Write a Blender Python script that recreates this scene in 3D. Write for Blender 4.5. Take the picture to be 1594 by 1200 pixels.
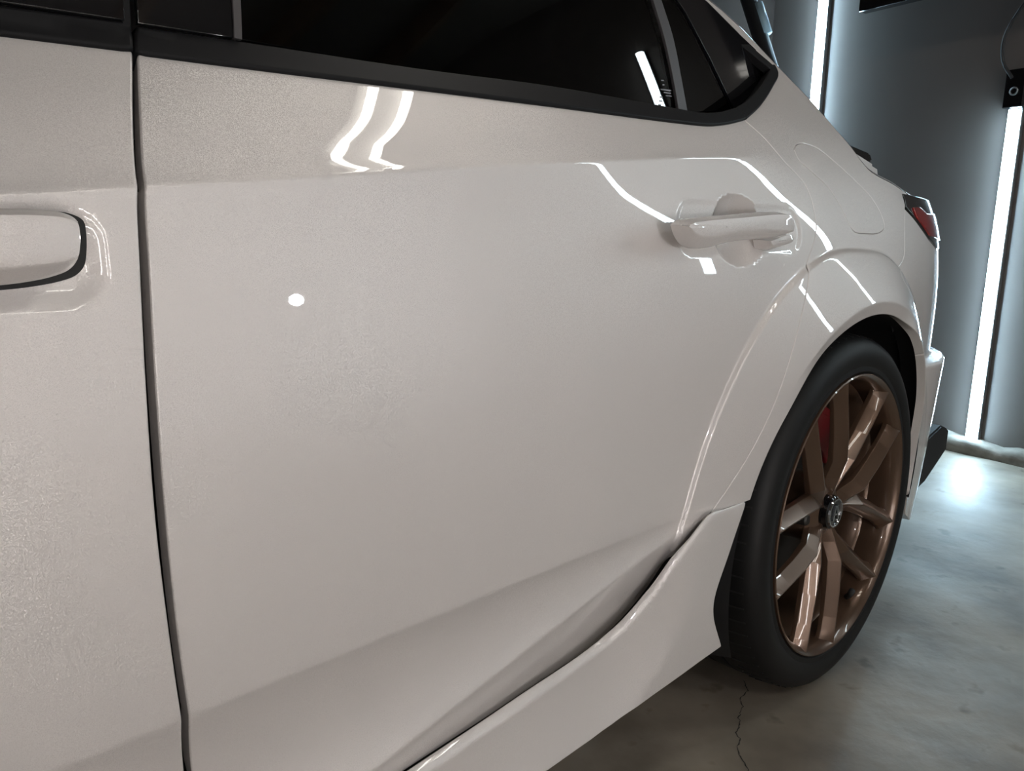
import bpy, bmesh, math, random
import numpy as np
from mathutils import Vector, Matrix
from mathutils.bvhtree import BVHTree
from mathutils.geometry import delaunay_2d_cdt
random.seed(7); rng = np.random.default_rng(7)
for o in list(bpy.data.objects): bpy.data.objects.remove(o)
scn = bpy.context.scene
COL = scn.collection
# world axes: x runs towards the tail of the car (0 at the rear hub), y into the car (0 at the rim face), z up

# ------------------------------------------------------------------ camera
CP = np.array([-1.3362, -0.5228, 0.7939]); YAW, PITCH, ROLL, FPX = 0.7734, 0.19196, 0.018645, 1220.0
fw = np.array([math.sin(YAW)*math.cos(PITCH), math.cos(YAW)*math.cos(PITCH), -math.sin(PITCH)])
rt0 = np.array([math.cos(YAW), -math.sin(YAW), 0.0]); up0 = np.cross(rt0, fw)
rt = rt0*math.cos(ROLL) + up0*math.sin(ROLL); up = -rt0*math.sin(ROLL) + up0*math.cos(ROLL)
cd = bpy.data.cameras.new('camera'); cam = bpy.data.objects.new('camera', cd); COL.objects.link(cam)
cd.sensor_fit = 'HORIZONTAL'; cd.sensor_width = 36.0; cd.lens = FPX*36.0/1594.0; cd.clip_start = 0.02; cd.clip_end = 60
cam.matrix_world = Matrix(((rt[0], up[0], -fw[0], CP[0]), (rt[1], up[1], -fw[1], CP[1]), (rt[2], up[2], -fw[2], CP[2]), (0, 0, 0, 1)))
scn.camera = cam
def ray(px, py): return (px-797)/FPX*rt - (py-600)/FPX*up + fw
def at(px, py, x=None, y=None, z=None):
    d = ray(px, py)
    t = (x-CP[0])/d[0] if x is not None else (y-CP[1])/d[1] if y is not None else (z-CP[2])/d[2]
    return CP + d*t

# ------------------------------------------------------------------ world, exposure, lights
w = bpy.data.worlds.new('world'); scn.world = w; w.use_nodes = True
w.node_tree.nodes['Background'].inputs[0].default_value = (0.75, 0.78, 0.85, 1)
w.node_tree.nodes['Background'].inputs[1].default_value = 0.02
vs = scn.view_settings; vs.view_transform = 'Standard'; vs.look = 'None'; vs.gamma = 1.0; vs.use_curve_mapping = False; vs.exposure = 0.5
def lamp(name, kind, loc, energy, color, size, target=None, **k):
    l = bpy.data.lights.new(name, kind); l.energy = energy; l.color = color
    if kind == 'AREA':
        l.shape = 'RECTANGLE'; l.size = size[0]; l.size_y = size[1]
    else: l.shadow_soft_size = size
    for a, b in k.items(): setattr(l, a, b)
    o = bpy.data.objects.new(name, l); COL.objects.link(o); o.location = loc
    if target is not None:
        o.rotation_euler = (Vector(target)-Vector(loc)).to_track_quat('-Z', 'Y').to_euler()
    return o
TORCH = lamp('hand_torch_light', 'POINT', (-0.735, -0.50, 0.765), 1.4, (0.97, 0.97, 1.0), 0.011)

# ------------------------------------------------------------------ materials
def mat(name, color, rough=0.5, metal=0.0, coat=0.0, spec=0.5, emit=None, estr=0.0, trans=0.0, ior=1.5, coat_rough=0.03):
    m = bpy.data.materials.new(name); m.use_nodes = True; b = m.node_tree.nodes['Principled BSDF']
    b.inputs['Base Color'].default_value = (*color, 1); b.inputs['Roughness'].default_value = rough
    b.inputs['Metallic'].default_value = metal; b.inputs['Coat Weight'].default_value = coat; b.inputs['Coat Roughness'].default_value = coat_rough
    b.inputs['Specular IOR Level'].default_value = spec; b.inputs['Transmission Weight'].default_value = trans; b.inputs['IOR'].default_value = ior
    if emit: b.inputs['Emission Color'].default_value = (*emit, 1); b.inputs['Emission Strength'].default_value = estr
    return m
def nodes(m): return m.node_tree.nodes, m.node_tree.links, m.node_tree.nodes['Principled BSDF']
def add_noise(m, scale, c1, c2, lo=0.35, hi=0.65, detail=6, bump=0.0, bscale=None, rough=None):
    n, l, b = nodes(m); tc = n.new('ShaderNodeTexCoord'); no = n.new('ShaderNodeTexNoise'); no.inputs['Scale'].default_value = scale; no.inputs['Detail'].default_value = detail
    l.new(tc.outputs['Object'], no.inputs['Vector']); r = n.new('ShaderNodeValToRGB'); r.color_ramp.elements[0].position = lo; r.color_ramp.elements[1].position = hi
    r.color_ramp.elements[0].color = (*c1, 1); r.color_ramp.elements[1].color = (*c2, 1); l.new(no.outputs['Fac'], r.inputs['Fac']); l.new(r.outputs['Color'], b.inputs['Base Color'])
    if bump:
        n2 = n.new('ShaderNodeTexNoise'); n2.inputs['Scale'].default_value = bscale or scale*4; n2.inputs['Detail'].default_value = 5; l.new(tc.outputs['Object'], n2.inputs['Vector'])
        bp = n.new('ShaderNodeBump'); bp.inputs['Strength'].default_value = bump; bp.inputs['Distance'].default_value = 0.004; l.new(n2.outputs['Fac'], bp.inputs['Height']); l.new(bp.outputs['Normal'], b.inputs['Normal'])
    return m
def paint():
    m = mat('pearl_white_paint', (0.70, 0.665, 0.645), 0.42, 0.0, 1.0, 0.4, coat_rough=0.015); n, l, b = nodes(m)
    tc = n.new('ShaderNodeTexCoord'); v = n.new('ShaderNodeTexVoronoi'); v.inputs['Scale'].default_value = 2300; l.new(tc.outputs['Object'], v.inputs['Vector'])
    geo = n.new('ShaderNodeNewGeometry'); sub = n.new('ShaderNodeVectorMath'); sub.operation = 'SUBTRACT'; sub.inputs[1].default_value = (0.5, 0.5, 0.5); l.new(v.outputs['Color'], sub.inputs[0])
    sc = n.new('ShaderNodeVectorMath'); sc.operation = 'SCALE'; sc.inputs['Scale'].default_value = 0.46; l.new(sub.outputs[0], sc.inputs[0])
    ad = n.new('ShaderNodeVectorMath'); ad.operation = 'ADD'; l.new(geo.outputs['Normal'], ad.inputs[0]); l.new(sc.outputs[0], ad.inputs[1])
    nm = n.new('ShaderNodeVectorMath'); nm.operation = 'NORMALIZE'; l.new(ad.outputs[0], nm.inputs[0]); l.new(nm.outputs[0], b.inputs['Normal']); l.new(geo.outputs['Normal'], b.inputs['Coat Normal'])
    b.inputs['Metallic'].default_value = 0.22; b.inputs['Roughness'].default_value = 0.36
    return m
PAINT = paint()
GAP = mat('black_seal_rubber', (0.012, 0.012, 0.012), 0.7)
TRIM = mat('black_satin_trim', (0.012, 0.012, 0.013), 0.5, 0.0, 0.0, 0.12)
GLOSSBLK = mat('gloss_black_plastic', (0.006, 0.006, 0.007), 0.06, 0.0, 0.5)
GREYSTRIP = mat('grey_rubber_channel', (0.055, 0.05, 0.052), 0.45)
PLASTIC = mat('black_textured_plastic', (0.010, 0.010, 0.011), 0.6)
CHROME = mat('chrome', (0.55, 0.57, 0.6), 0.12, 1.0)
def tinted():
    m = bpy.data.materials.new('tinted_privacy_glass'); m.use_nodes = True; n = m.node_tree.nodes; l = m.node_tree.links
    for x in list(n): n.remove(x)
    out = n.new('ShaderNodeOutputMaterial'); g = n.new('ShaderNodeBsdfGlossy'); g.inputs['Roughness'].default_value = 0.01; t = n.new('ShaderNodeBsdfTransparent'); t.inputs['Color'].default_value = (0.10, 0.105, 0.115, 1)
    fr = n.new('ShaderNodeFresnel'); fr.inputs['IOR'].default_value = 1.52; mx = n.new('ShaderNodeMixShader'); l.new(fr.outputs[0], mx.inputs[0]); l.new(t.outputs[0], mx.inputs[1]); l.new(g.outputs[0], mx.inputs[2]); l.new(mx.outputs[0], out.inputs[0])
    return m
GLASS = tinted()
BRONZE = mat('bronze_wheel_paint', (0.118, 0.071, 0.046), 0.28, 0.5, 0.7)
RUBBER = mat('tyre_rubber', (0.008, 0.0078, 0.008), 0.55, spec=0.28)
IRON = mat('brake_iron', (0.06, 0.058, 0.055), 0.5, 0.8)
RED = mat('red_caliper_paint', (0.16, 0.008, 0.012), 0.4, 0.0, 0.5)
REDLENS = mat('red_tail_lens', (0.28, 0.004, 0.005), 0.08, 0.0, 1.0)
CONC = add_noise(mat('worn_concrete', (0.2, 0.19, 0.17), 0.55), 3.2, (0.145, 0.120, 0.094), (0.36, 0.312, 0.256), 0.36, 0.64, 10, 0.6, 16)
def concrete_detail(m):
    n, l, b = nodes(m); tc = n.new('ShaderNodeTexCoord')
    src = b.inputs['Base Color'].links[0].from_socket
    no = n.new('ShaderNodeTexNoise'); no.inputs['Scale'].default_value = 1.1; no.inputs['Detail'].default_value = 4; no.inputs['Distortion'].default_value = 0.8; l.new(tc.outputs['Object'], no.inputs['Vector'])
    sp = n.new('ShaderNodeTexNoise'); sp.inputs['Scale'].default_value = 13; sp.inputs['Detail'].default_value = 3; l.new(tc.outputs['Object'], sp.inputs['Vector'])
    r = n.new('ShaderNodeValToRGB'); r.color_ramp.elements[0].position = 0.62; r.color_ramp.elements[1].position = 0.72; r.color_ramp.elements[0].color = (1, 1, 1, 1); r.color_ramp.elements[1].color = (0.55, 0.52, 0.48, 1); l.new(sp.outputs['Fac'], r.inputs[0])
    r2 = n.new('ShaderNodeValToRGB'); r2.color_ramp.elements[0].position = 0.3; r2.color_ramp.elements[1].position = 0.7; r2.color_ramp.elements[0].color = (0.75, 0.73, 0.69, 1); r2.color_ramp.elements[1].color = (1.15, 1.15, 1.13, 1); l.new(no.outputs['Fac'], r2.inputs[0])
    m1 = n.new('ShaderNodeMix'); m1.data_type = 'RGBA'; m1.blend_type = 'MULTIPLY'; m1.inputs[0].default_value = 1; l.new(src, m1.inputs[6]); l.new(r.outputs[0], m1.inputs[7])
    m2 = n.new('ShaderNodeMix'); m2.data_type = 'RGBA'; m2.blend_type = 'MULTIPLY'; m2.inputs[0].default_value = 1; l.new(m1.outputs[2], m2.inputs[6]); l.new(r2.outputs[0], m2.inputs[7]); l.new(m2.outputs[2], b.inputs['Base Color'])
    rr = n.new('ShaderNodeMapRange'); rr.inputs[1].default_value = 0.3; rr.inputs[2].default_value = 0.7; rr.inputs[3].default_value = 0.70; rr.inputs[4].default_value = 0.46; l.new(no.outputs['Fac'], rr.inputs[0]); l.new(rr.outputs[0], b.inputs['Roughness'])
concrete_detail(CONC)
CURB = add_noise(mat('rough_concrete_curb', (0.2, 0.18, 0.15), 0.85), 18, (0.13, 0.115, 0.095), (0.27, 0.25, 0.22), 0.3, 0.7, 8, 0.8, 40)
WALL = add_noise(mat('dark_grey_wall_paint', (0.05, 0.05, 0.053), 0.42), 2.0, (0.094, 0.081, 0.075), (0.112, 0.098, 0.091), 0.3, 0.7, 4, 0.06, 60)
WALLB = add_noise(mat('brown_grey_wall', (0.06, 0.052, 0.048), 0.9, spec=0.05), 3.0, (0.022, 0.017, 0.015), (0.030, 0.024, 0.021), 0.3, 0.7, 4)
LIGHTWALL = mat('plain_white_wall', (0.62, 0.60, 0.58), 0.8)
CEIL = mat('bare_board_ceiling', (0.10, 0.085, 0.07), 0.85)
WOOD = add_noise(mat('joist_wood', (0.2, 0.11, 0.05), 0.75), 6, (0.075, 0.043, 0.022), (0.13, 0.078, 0.04))
COOL = mat('cool_led_diffuser', (0.9, 0.95, 0.95), 0.4, emit=(0.56, 0.82, 1.0), estr=60)
WARM = mat('shop_light_tube', (0.95, 0.95, 0.92), 0.4, emit=(1.0, 0.95, 0.88), estr=14)
FILL = mat('fill_led_diffuser', (0.95, 0.95, 0.95), 0.4, emit=(1.0, 0.94, 0.91), estr=31)  # glow of the added fill tubes on the near wall
COOLHI = mat('cool_led_diffuser_dimmed', (0.9, 0.95, 0.95), 0.4, emit=(0.78, 0.94, 1.0), estr=20)
ALU = mat('aluminium_channel', (0.35, 0.36, 0.36), 0.35, 0.9)
WHITEMETAL = mat('grey_enamel', (0.32, 0.32, 0.31), 0.5)

# ------------------------------------------------------------------ helpers
def tag(o, label=None, cat=None, group=None, kind=None):
    for k, v in (('label', label), ('category', cat), ('group', group), ('kind', kind)):
        if v: o[k] = v
    return o
def empty(name, loc, label, cat, group=None):
    o = bpy.data.objects.new(name, None); COL.objects.link(o); o.location = loc; o.empty_display_size = 0.1
    return tag(o, label, cat, group)
def setparent(o, p):
    if p is not None:
        bpy.context.view_layer.update(); o.parent = p; o.matrix_parent_inverse = p.matrix_world.inverted()
def mesh(name, V, F, m, parent=None, normals=None, smooth=True, label=None):
    me = bpy.data.meshes.new(name); me.from_pydata([tuple(map(float, v)) for v in V], [], [tuple(map(int, f)) for f in F]); me.update()
    if smooth: me.polygons.foreach_set('use_smooth', [True]*len(me.polygons))
    me.materials.append(m)
    o = bpy.data.objects.new(name, me); COL.objects.link(o)
    if normals is not None: me.normals_split_custom_set_from_vertices([tuple(map(float, n)) for n in normals])
    if label: o['label'] = label
    setparent(o, parent)
    return o
def bm_obj(name, bm, m, parent=None, smooth=False, label=None, angle=None):
    me = bpy.data.meshes.new(name); bmesh.ops.recalc_face_normals(bm, faces=bm.faces); bm.to_mesh(me); bm.free(); me.materials.append(m)
    if smooth:
        me.polygons.foreach_set('use_smooth', [True]*len(me.polygons))
        if angle is not None: me.set_sharp_from_angle(angle=math.radians(angle))
    o = bpy.data.objects.new(name, me); COL.objects.link(o)
    if label: o['label'] = label
    setparent(o, parent); return o
def add_box(bm, lo, hi, mtx=None, bevel=0.0):
    r = bmesh.ops.create_cube(bm, size=1.0); vs_ = r['verts']
    for v in vs_:
        v.co = Vector([(lo[i]+hi[i])/2 + v.co[i]*(hi[i]-lo[i]) for i in range(3)])
    if bevel:
        es = list({e for v in vs_ for e in v.link_edges}); rr = bmesh.ops.bevel(bm, geom=es, offset=bevel, segments=2, affect='EDGES', profile=0.5)
        vs_ = list({v for f in rr['faces'] for v in f.verts} | {v for v in vs_ if v.is_valid})
    if mtx is not None: bmesh.ops.transform(bm, matrix=mtx, verts=vs_)
    return bm
def tube_pts(pts, rad, n=8, closed_ends=True):
    P = [np.array(p, float) for p in pts]; V, F = [], []
    for i, p in enumerate(P):
        t = P[min(i+1, len(P)-1)]-P[max(i-1, 0)]; t /= np.linalg.norm(t); a = np.array([0, 0, 1.0]) if abs(t[2]) < 0.9 else np.array([1.0, 0, 0])
        u = np.cross(t, a); u /= np.linalg.norm(u); v = np.cross(t, u); r = rad[i] if hasattr(rad, '__len__') else rad
        for k in range(n):
            a_ = 2*math.pi*k/n; V.append(p+r*(u*math.cos(a_)+v*math.sin(a_)))
    for i in range(len(P)-1):
        for k in range(n): F.append((i*n+k, i*n+(k+1) % n, (i+1)*n+(k+1) % n, (i+1)*n+k))
    if closed_ends: F += [tuple(range(n-1, -1, -1)), tuple(range((len(P)-1)*n, len(P)*n))]
    return V, F
def sstep(a, b, x):
    t = np.clip((x-a)/(b-a), 0, 1); return t*t*(3-2*t)
class Spline:      # natural cubic, linear outside
    def __init__(self, x, y):
        x = np.array(x, float); y = np.array(y, float); n = len(x); h = np.diff(x); A = np.eye(n); r = np.zeros(n)
        for i in range(1, n-1):
            A[i, i-1] = h[i-1]; A[i, i] = 2*(h[i-1]+h[i]); A[i, i+1] = h[i]; r[i] = 6*((y[i+1]-y[i])/h[i]-(y[i]-y[i-1])/h[i-1])
        self.x, self.y, self.m, self.h = x, y, np.linalg.solve(A, r), h
    def __call__(self, q):
        x, y, m, h = self.x, self.y, self.m, self.h; q = np.asarray(q, float); c = np.clip(q, x[0], x[-1]); i = np.clip(np.searchsorted(x, c)-1, 0, len(x)-2)
        a = (x[i+1]-c)/h[i]; b = (c-x[i])/h[i]; v = a*y[i]+b*y[i+1]+((a**3-a)*m[i]+(b**3-b)*m[i+1])*h[i]**2/6
        s0 = (y[1]-y[0])/h[0]-h[0]*m[1]/6; s1 = (y[-1]-y[-2])/h[-1]+h[-1]*m[-2]/6
        return v + np.where(q < x[0], (q-x[0])*s0, 0) + np.where(q > x[-1], (q-x[-1])*s1, 0)

# ------------------------------------------------------------------ the car's side as one analytic surface S(s, z)
HX, HZ = 0.0, 0.318
_s = np.linspace(-3, 2.6, 5601)
_psi = np.radians(np.interp(_s, [0.08, 0.35, 0.56, 0.68, 0.80, 0.95, 1.15, 1.8], [0, 6, 18, 32, 52, 74, 86, 90]))
_px = np.concatenate([[0], np.cumsum(np.cos(_psi[:-1])*np.diff(_s))])-3.0; _py = np.concatenate([[0], np.cumsum(np.sin(_psi[:-1])*np.diff(_s))])
def plan(s): return np.interp(s, _s, _px), np.interp(s, _s, _py), np.interp(s, _s, _psi)
Y0 = Spline([-2.4, -1.6, -1.1, -0.75, -0.55, -0.4, -0.2, 0.1], [0.05, 0.033, 0.030, 0.030, 0.029, 0.027, 0.023, 0.02])
ZC = Spline([-2.3, -1.22, -1.14, -1.02, -0.87, -0.73, -0.55, -0.3, 0.2], [0.70, 0.811, 0.820, 0.833, 0.850, 0.865, 0.883, 0.905, 0.935])
GQ = Spline([0.1, 0.3, 0.5, 0.6, 0.7, 0.76, 0.82, 0.86, 0.90, 0.935, 0.96, 1.0, 1.05, 1.10, 1.15, 1.2, 1.3], [0.03, 0.020, 0.015, 0.013, 0.014, 0.019, 0.030, 0.043, 0.060, 0.078, 0.092, 0.118, 0.152, 0.187, 0.222, 0.26, 0.34])
_ft = np.array([-40, 0, 20, 32.8, 47, 62, 78.8, 90, 102, 115, 132.3, 147.7, 158, 172.5, 181, 200]); _fr = np.array([0.43, 0.43, 0.428, 0.428, 0.44, 0.452, 0.462, 0.461, 0.470, 0.480, 0.487, 0.488, 0.488, 0.497, 0.52, 0.57])
FR = Spline(_ft, _fr)
LIP = Spline([-40, 0, 30, 60, 90, 115, 135, 150, 165, 180, 200], [0.0, -0.005, -0.016, -0.028, -0.031, -0.025, -0.015, -0.005, 0.003, 0.006, 0.008])
ARC_C = (-0.004, 0.318); ARC_R = 0.355
def polar(s, z):
    th = np.degrees(np.arctan2(z-HZ, s-HX)); th = np.where(th < -90, th+360, th); return th, np.hypot(s-HX, z-HZ)
LC = 0.425
def ridge_z(s): return np.minimum(0.336+0.235*(s+0.775), LC-0.008)
def cup(s, z, s0, z0, a, b, D, p=0.75):
    q = ((s-s0)/a)**2+((z-z0)/b)**2; return D*np.clip(1-q, 0, 1)**p
def rbox(s, z, s0, s1, z0, z1, r):
    dx = np.maximum(np.maximum(s0+r-s, s-(s1-r)), 0); dz = np.maximum(np.maximum(z0+r-z, z-(z1-r)), 0); ins = np.minimum(np.minimum(s-s0, s1-s), np.minimum(z-z0, z1-z))
    return np.where((dx > 0) & (dz > 0), r-np.hypot(dx, dz), ins)
TWB = Spline([-1.3, -0.9, -0.75, -0.6, -0.5, -0.42, -0.3, -0.15, 0.1], [-0.008, -0.008, -0.006, -0.001, 0.004, 0.008, 0.011, 0.012, 0.012])
def raw(s, z):
    zc = ZC(s); zl = np.minimum(z, zc); d = np.maximum(z-zc, 0)
    low = Y0(s)+0.26*np.maximum(zl-0.6, 0)**2+0.12*np.maximum(0.6-zl, 0)**2
    dd = np.minimum(d, 0.14); upf = 0.58*dd+0.0020*(1-np.exp(-d/0.006))+1.0*dd**2+np.maximum(d-0.14, 0)*0.95
    # lower door: undercut crease, hollow, ridge
    zr = ridge_z(s); wd = LC-zr; u = np.clip((LC-z)/wd, 0, 1); A = 0.25*wd
    fade = 1-sstep(-0.52, -0.42, s)
    lowcut = (A*(1.5*u-1.7*u*u)+0.24*np.maximum(zr-z, 0))*fade
    door = low+upf+lowcut+TWB(s)*sstep(0.80, 0.885, z)
    t = sstep(-0.62, -0.10, s); y = door*(1-t)+(GQ(z)+lowcut*0)*t
    # rear bumper ledge
    y = y-0.030*sstep(0.28, 0.48, s)*sstep(0.556, 0.540, z)*(0.55+0.45*np.clip((z-0.2)/0.33, 0, 1))
    # wheel-arch flare
    th, r = polar(s, z); fr = FR(th); df = fr-r; k = np.clip(df/np.maximum(fr-ARC_R, 0.02), 0, 1.15)
    st = np.interp(th, [-20, 20, 50, 80, 100, 118, 150, 175, 185], [0.0, 0.003, 0.004, 0.004, 0.006, 0.0065, 0.006, 0.005, 0.003])
    fl = (y-st)*(1-k)+LIP(th)*k
    lipb = 0.55*np.clip(0.021-(r-ARC_R), 0, 0.03)*sstep(60, 75, th)*(1-sstep(118, 142, th))
    w = sstep(0.0, 0.0055, df)*(1-sstep(0.30, 0.46, s))*sstep(-40, -10, th)*(1-sstep(173.0, 177.0, th))
    y = y*(1-w)+(fl+lipb)*w
    return y
# door-handle hollows
def hollows(s, z):
    zz = z-0.0*s
    e = rbox(s, zz, -0.515, -0.205, 0.768, 0.843, 0.036); y = 0.0030*sstep(0.0, 0.012, e)
    y = np.maximum(y, cup(s, zz, -0.372, 0.803, 0.068, 0.049, 0.027, 1.15))
    e = rbox(s, z, -1.52, -1.160, 0.735, 0.812, 0.030); y = y+0.006*sstep(0.0, 0.022, e)
    y = y+cup(s, z, -1.36, 0.773, 0.09, 0.055, 0.022)
    return y
_tz = np.array([-0.0032, -0.0016, 0, 0.0016, 0.0032]); _tw = np.array([0.1, 0.22, 0.36, 0.22, 0.1])
def OFF(s, z):
    s, z = np.broadcast_arrays(np.asarray(s, float), np.asarray(z, float)); return sum(wt*raw(s, z+dz) for dz, wt in zip(_tz, _tw))+hollows(s, z)
def lift(s, z, off):
    x, y, p = plan(s); return np.stack([x-off*np.sin(p), y+off*np.cos(p), np.broadcast_to(z, np.shape(x))], -1)
class Surf:
    def __init__(self, off, smin, smax, zmin, zmax, ds=0.008, dz=0.008):
        self.off = off
        S, Z = np.arange(smin, smax+ds/2, ds), np.arange(zmin, zmax+dz/2, dz); self.S, self.Z = S, Z
        G = lift(*np.meshgrid(S, Z, indexing='ij'), off(*np.meshgrid(S, Z, indexing='ij'))); n, m_ = len(S), len(Z)
        V = [Vector(v) for v in G.reshape(-1, 3)]; T = []; self.T = T
        for i in range(n-1):
            for j in range(m_-1):
                a, b, c, d = i*m_+j, (i+1)*m_+j, (i+1)*m_+j+1, i*m_+j+1; T.append((a, b, c)); T.append((a, c, d))
        self.V, self.m_ = V, m_; self.bvh = BVHTree.FromPolygons(V, T, all_triangles=True)
    def px(self, x, y):
        d = Vector(ray(x, y)).normalized(); hit, no, idx, dist = self.bvh.ray_cast(Vector(CP), d)
        if hit is None: raise RuntimeError('miss %s %s' % (x, y))
        a, b, c = self.T[idx]; A, B, C = self.V[a], self.V[b], self.V[c]; v0, v1, v2 = B-A, C-A, hit-A
        d00, d01, d11, d20, d21 = v0.dot(v0), v0.dot(v1), v1.dot(v1), v2.dot(v0), v2.dot(v1); den = d00*d11-d01*d01; v = (d11*d20-d01*d21)/den; w_ = (d00*d21-d01*d20)/den; u = 1-v-w_
        f = lambda i: np.array([self.S[i//self.m_], self.Z[i % self.m_]])
        return tuple(u*f(a)+v*f(b)+w_*f(c))
    def P(self, s, z): return lift(s, z, self.off(s, z))
    def N(self, s, z, h=4e-4):
        s, z = np.asarray(s, float), np.asarray(z, float); a = self.P(s+h, z)-self.P(s-h, z); b = self.P(s, z+h)-self.P(s, z-h); n = np.cross(a, b); return n/np.linalg.norm(n, axis=-1, keepdims=True)
SIDE = Surf(OFF, -2.4, 2.0, 0.12, 1.30)
def L(surf, *pts): return [surf.px(*p[1:]) if p[0] == 'x' else p[1:] for p in [(('x',)+q if len(q) == 2 else q) for q in pts]]
def resample(poly, step, closed=True):
    P = [np.array(p, float) for p in poly]; out = []; n = len(P)
    for i in range(n if closed else n-1):
        a, b = P[i], P[(i+1) % n]; k = max(1, int(math.ceil(np.linalg.norm(b-a)/step)))
        for j in range(k): out.append(a+(b-a)*j/k)
    if not closed: out.append(P[-1])
    return np.array(out)
def smooth_line(pts, n=8):      # centripetal Catmull-Rom through points
    P = [np.array(p, float) for p in pts]; P = [2*P[0]-P[1]]+P+[2*P[-1]-P[-2]]; out = []
    for i in range(1, len(P)-2):
        p0, p1, p2, p3 = P[i-1:i+3]; d = [max(np.linalg.norm(b_-a_)**0.5, 1e-6) for a_, b_ in ((p0, p1), (p1, p2), (p2, p3))]
        t0 = 0.0; t1 = d[0]; t2 = t1+d[1]; t3 = t2+d[2]
        for j in range(n):
            t = t1+(t2-t1)*j/n; A1 = (t1-t)/(t1-t0)*p0+(t-t0)/(t1-t0)*p1; A2 = (t2-t)/(t2-t1)*p1+(t-t1)/(t2-t1)*p2; A3 = (t3-t)/(t3-t2)*p2+(t-t2)/(t3-t2)*p3
            B1 = (t2-t)/(t2-t0)*A1+(t-t0)/(t2-t0)*A2; B2 = (t3-t)/(t3-t1)*A2+(t-t1)/(t3-t1)*A3; out.append((t2-t)/(t2-t1)*B1+(t-t1)/(t2-t1)*B2)
    out.append(P[-2]); return [tuple(p) for p in out]
def area2(P): return 0.5*np.sum(P[:, 0]*np.roll(P[:, 1], -1)-np.roll(P[:, 0], -1)*P[:, 1])
def inset_poly(P, d):
    if d == 0: return P
    a = P-np.roll(P, 1, 0); b = np.roll(P, -1, 0)-P; a /= np.linalg.norm(a, axis=1, keepdims=True)+1e-12; b /= np.linalg.norm(b, axis=1, keepdims=True)+1e-12
    na = np.stack([-a[:, 1], a[:, 0]], -1); nb = np.stack([-b[:, 1], b[:, 0]], -1); n = na+nb; n /= np.linalg.norm(n, axis=1, keepdims=True)+1e-12
    c = np.maximum(np.sum(n*na, 1), 0.45); return P+n*(d/c)[:, None]
def inside(P, q):
    x, y = q[:, 0], q[:, 1]; r = np.zeros(len(q), bool); n = len(P)
    for i in range(n):
        x1, y1 = P[i]; x2, y2 = P[(i+1) % n]
        if y1 == y2: continue
        c = ((y1 > y) != (y2 > y)) & (x < (x2-x1)*(y-y1)/(y2-y1)+x1); r ^= c
    return r
def mindist(P, q):
    out = np.empty(len(q))
    for i in range(0, len(q), 2000):
        out[i:i+2000] = np.sqrt(((q[i:i+2000, None, :]-P[None])**2).sum(-1).min(1))
    return out
def panel(name, surf, poly, m, parent=None, inset=0.0018, grid=0.012, step=0.006, raise_=0.0, flange=0.016, edge_r=0.0018, extra=None, hole=None, label=None):
    P = resample(poly, step); P = P if area2(P) > 0 else P[::-1]
    P = inset_poly(P, inset); keep = np.linalg.norm(P-np.roll(P, 1, 0), axis=1) > step*0.15; P = P[keep]
    loops = [P]
    if hole is not None:
        H = resample(hole, step*0.7); H = H if area2(H) < 0 else H[::-1]; H = inset_poly(H, 0.0012); loops.append(H)
    B = np.concatenate(loops); lo, hi = P.min(0), P.max(0)
    gx, gz = np.meshgrid(np.arange(lo[0], hi[0], grid), np.arange(lo[1], hi[1], grid), indexing='ij'); q = np.stack([gx.ravel(), gz.ravel()], -1)
    q[:, 0] += (np.arange(len(q)) % 2)*1e-5
    if extra is not None: q = np.concatenate([q[mindist(extra, q) > 0.004], extra])
    q = q[inside(P, q)]; 
    if hole is not None: q = q[~inside(loops[1], q)]
    q = q[mindist(B, q) > 0.0035]
    key = np.unique(np.round(q/0.0011).astype(int), axis=0, return_index=True)[1]; q = q[np.sort(key)]
    V2 = np.concatenate([B, q]); E = []; k = 0
    for Lp in loops:
        n = len(Lp); E += [(k+i, k+(i+1) % n) for i in range(n)]; k += n
    vo, eo, fo, ov, oe, of = delaunay_2d_cdt([Vector(v) for v in V2], E, [], 1, 1e-7)
    W = np.array([tuple(v) for v in vo]); back = {}
    for i, o in enumerate(ov):
        for j in o: back[j] = i
    if hole is not None:
        cen = np.array([W[list(f)].mean(0) for f in fo]); bad = inside(loops[1], cen); fo = [f for f, b in zip(fo, bad) if not b]
    X = surf.P(W[:, 0], W[:, 1]); N = surf.N(W[:, 0], W[:, 1]); X = X+N*raise_
    fo = [f if area2(W[list(f)]) > 0 else f[::-1] for f in fo]
    VV, NN, FF = list(X), list(N), [tuple(f) for f in fo]
    k = 0
    for Lp in loops:
        n = len(Lp); idx = [back[k+i] for i in range(n)]; k += n
        Q, Nn = X[idx], N[idx]; T = np.roll(Q, -1, 0)-np.roll(Q, 1, 0); T /= np.linalg.norm(T, axis=1, keepdims=True)+1e-12; O = np.cross(T, Nn); O /= np.linalg.norm(O, axis=1, keepdims=True)+1e-12
        prev = idx
        for a in (30, 60, 90, 'end'):
            if a == 'end': R_ = Q+O*edge_r-Nn*flange; M_ = O
            else: c = math.radians(a); R_ = Q+O*edge_r*math.sin(c)-Nn*edge_r*(1-math.cos(c)); M_ = Nn*math.cos(c)+O*math.sin(c)
            st = len(VV); VV += list(R_); NN += list(M_); cur = list(range(st, st+n))
            FF += [(prev[i], cur[i], cur[(i+1) % n], prev[(i+1) % n]) for i in range(n)]; prev = cur
    return mesh(name, VV, FF, m, parent, NN, label=label)
def band(fn, s0, s1, ds, offs):      # rows of points beside a feature line
    s = np.arange(s0, s1, ds); return np.concatenate([np.stack([s, fn(s)+o], -1) for o in offs])
OFS = (-0.012, -0.0085, -0.006, -0.004, -0.002, 0, 0.002, 0.004, 0.006, 0.0085, 0.012)
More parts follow.
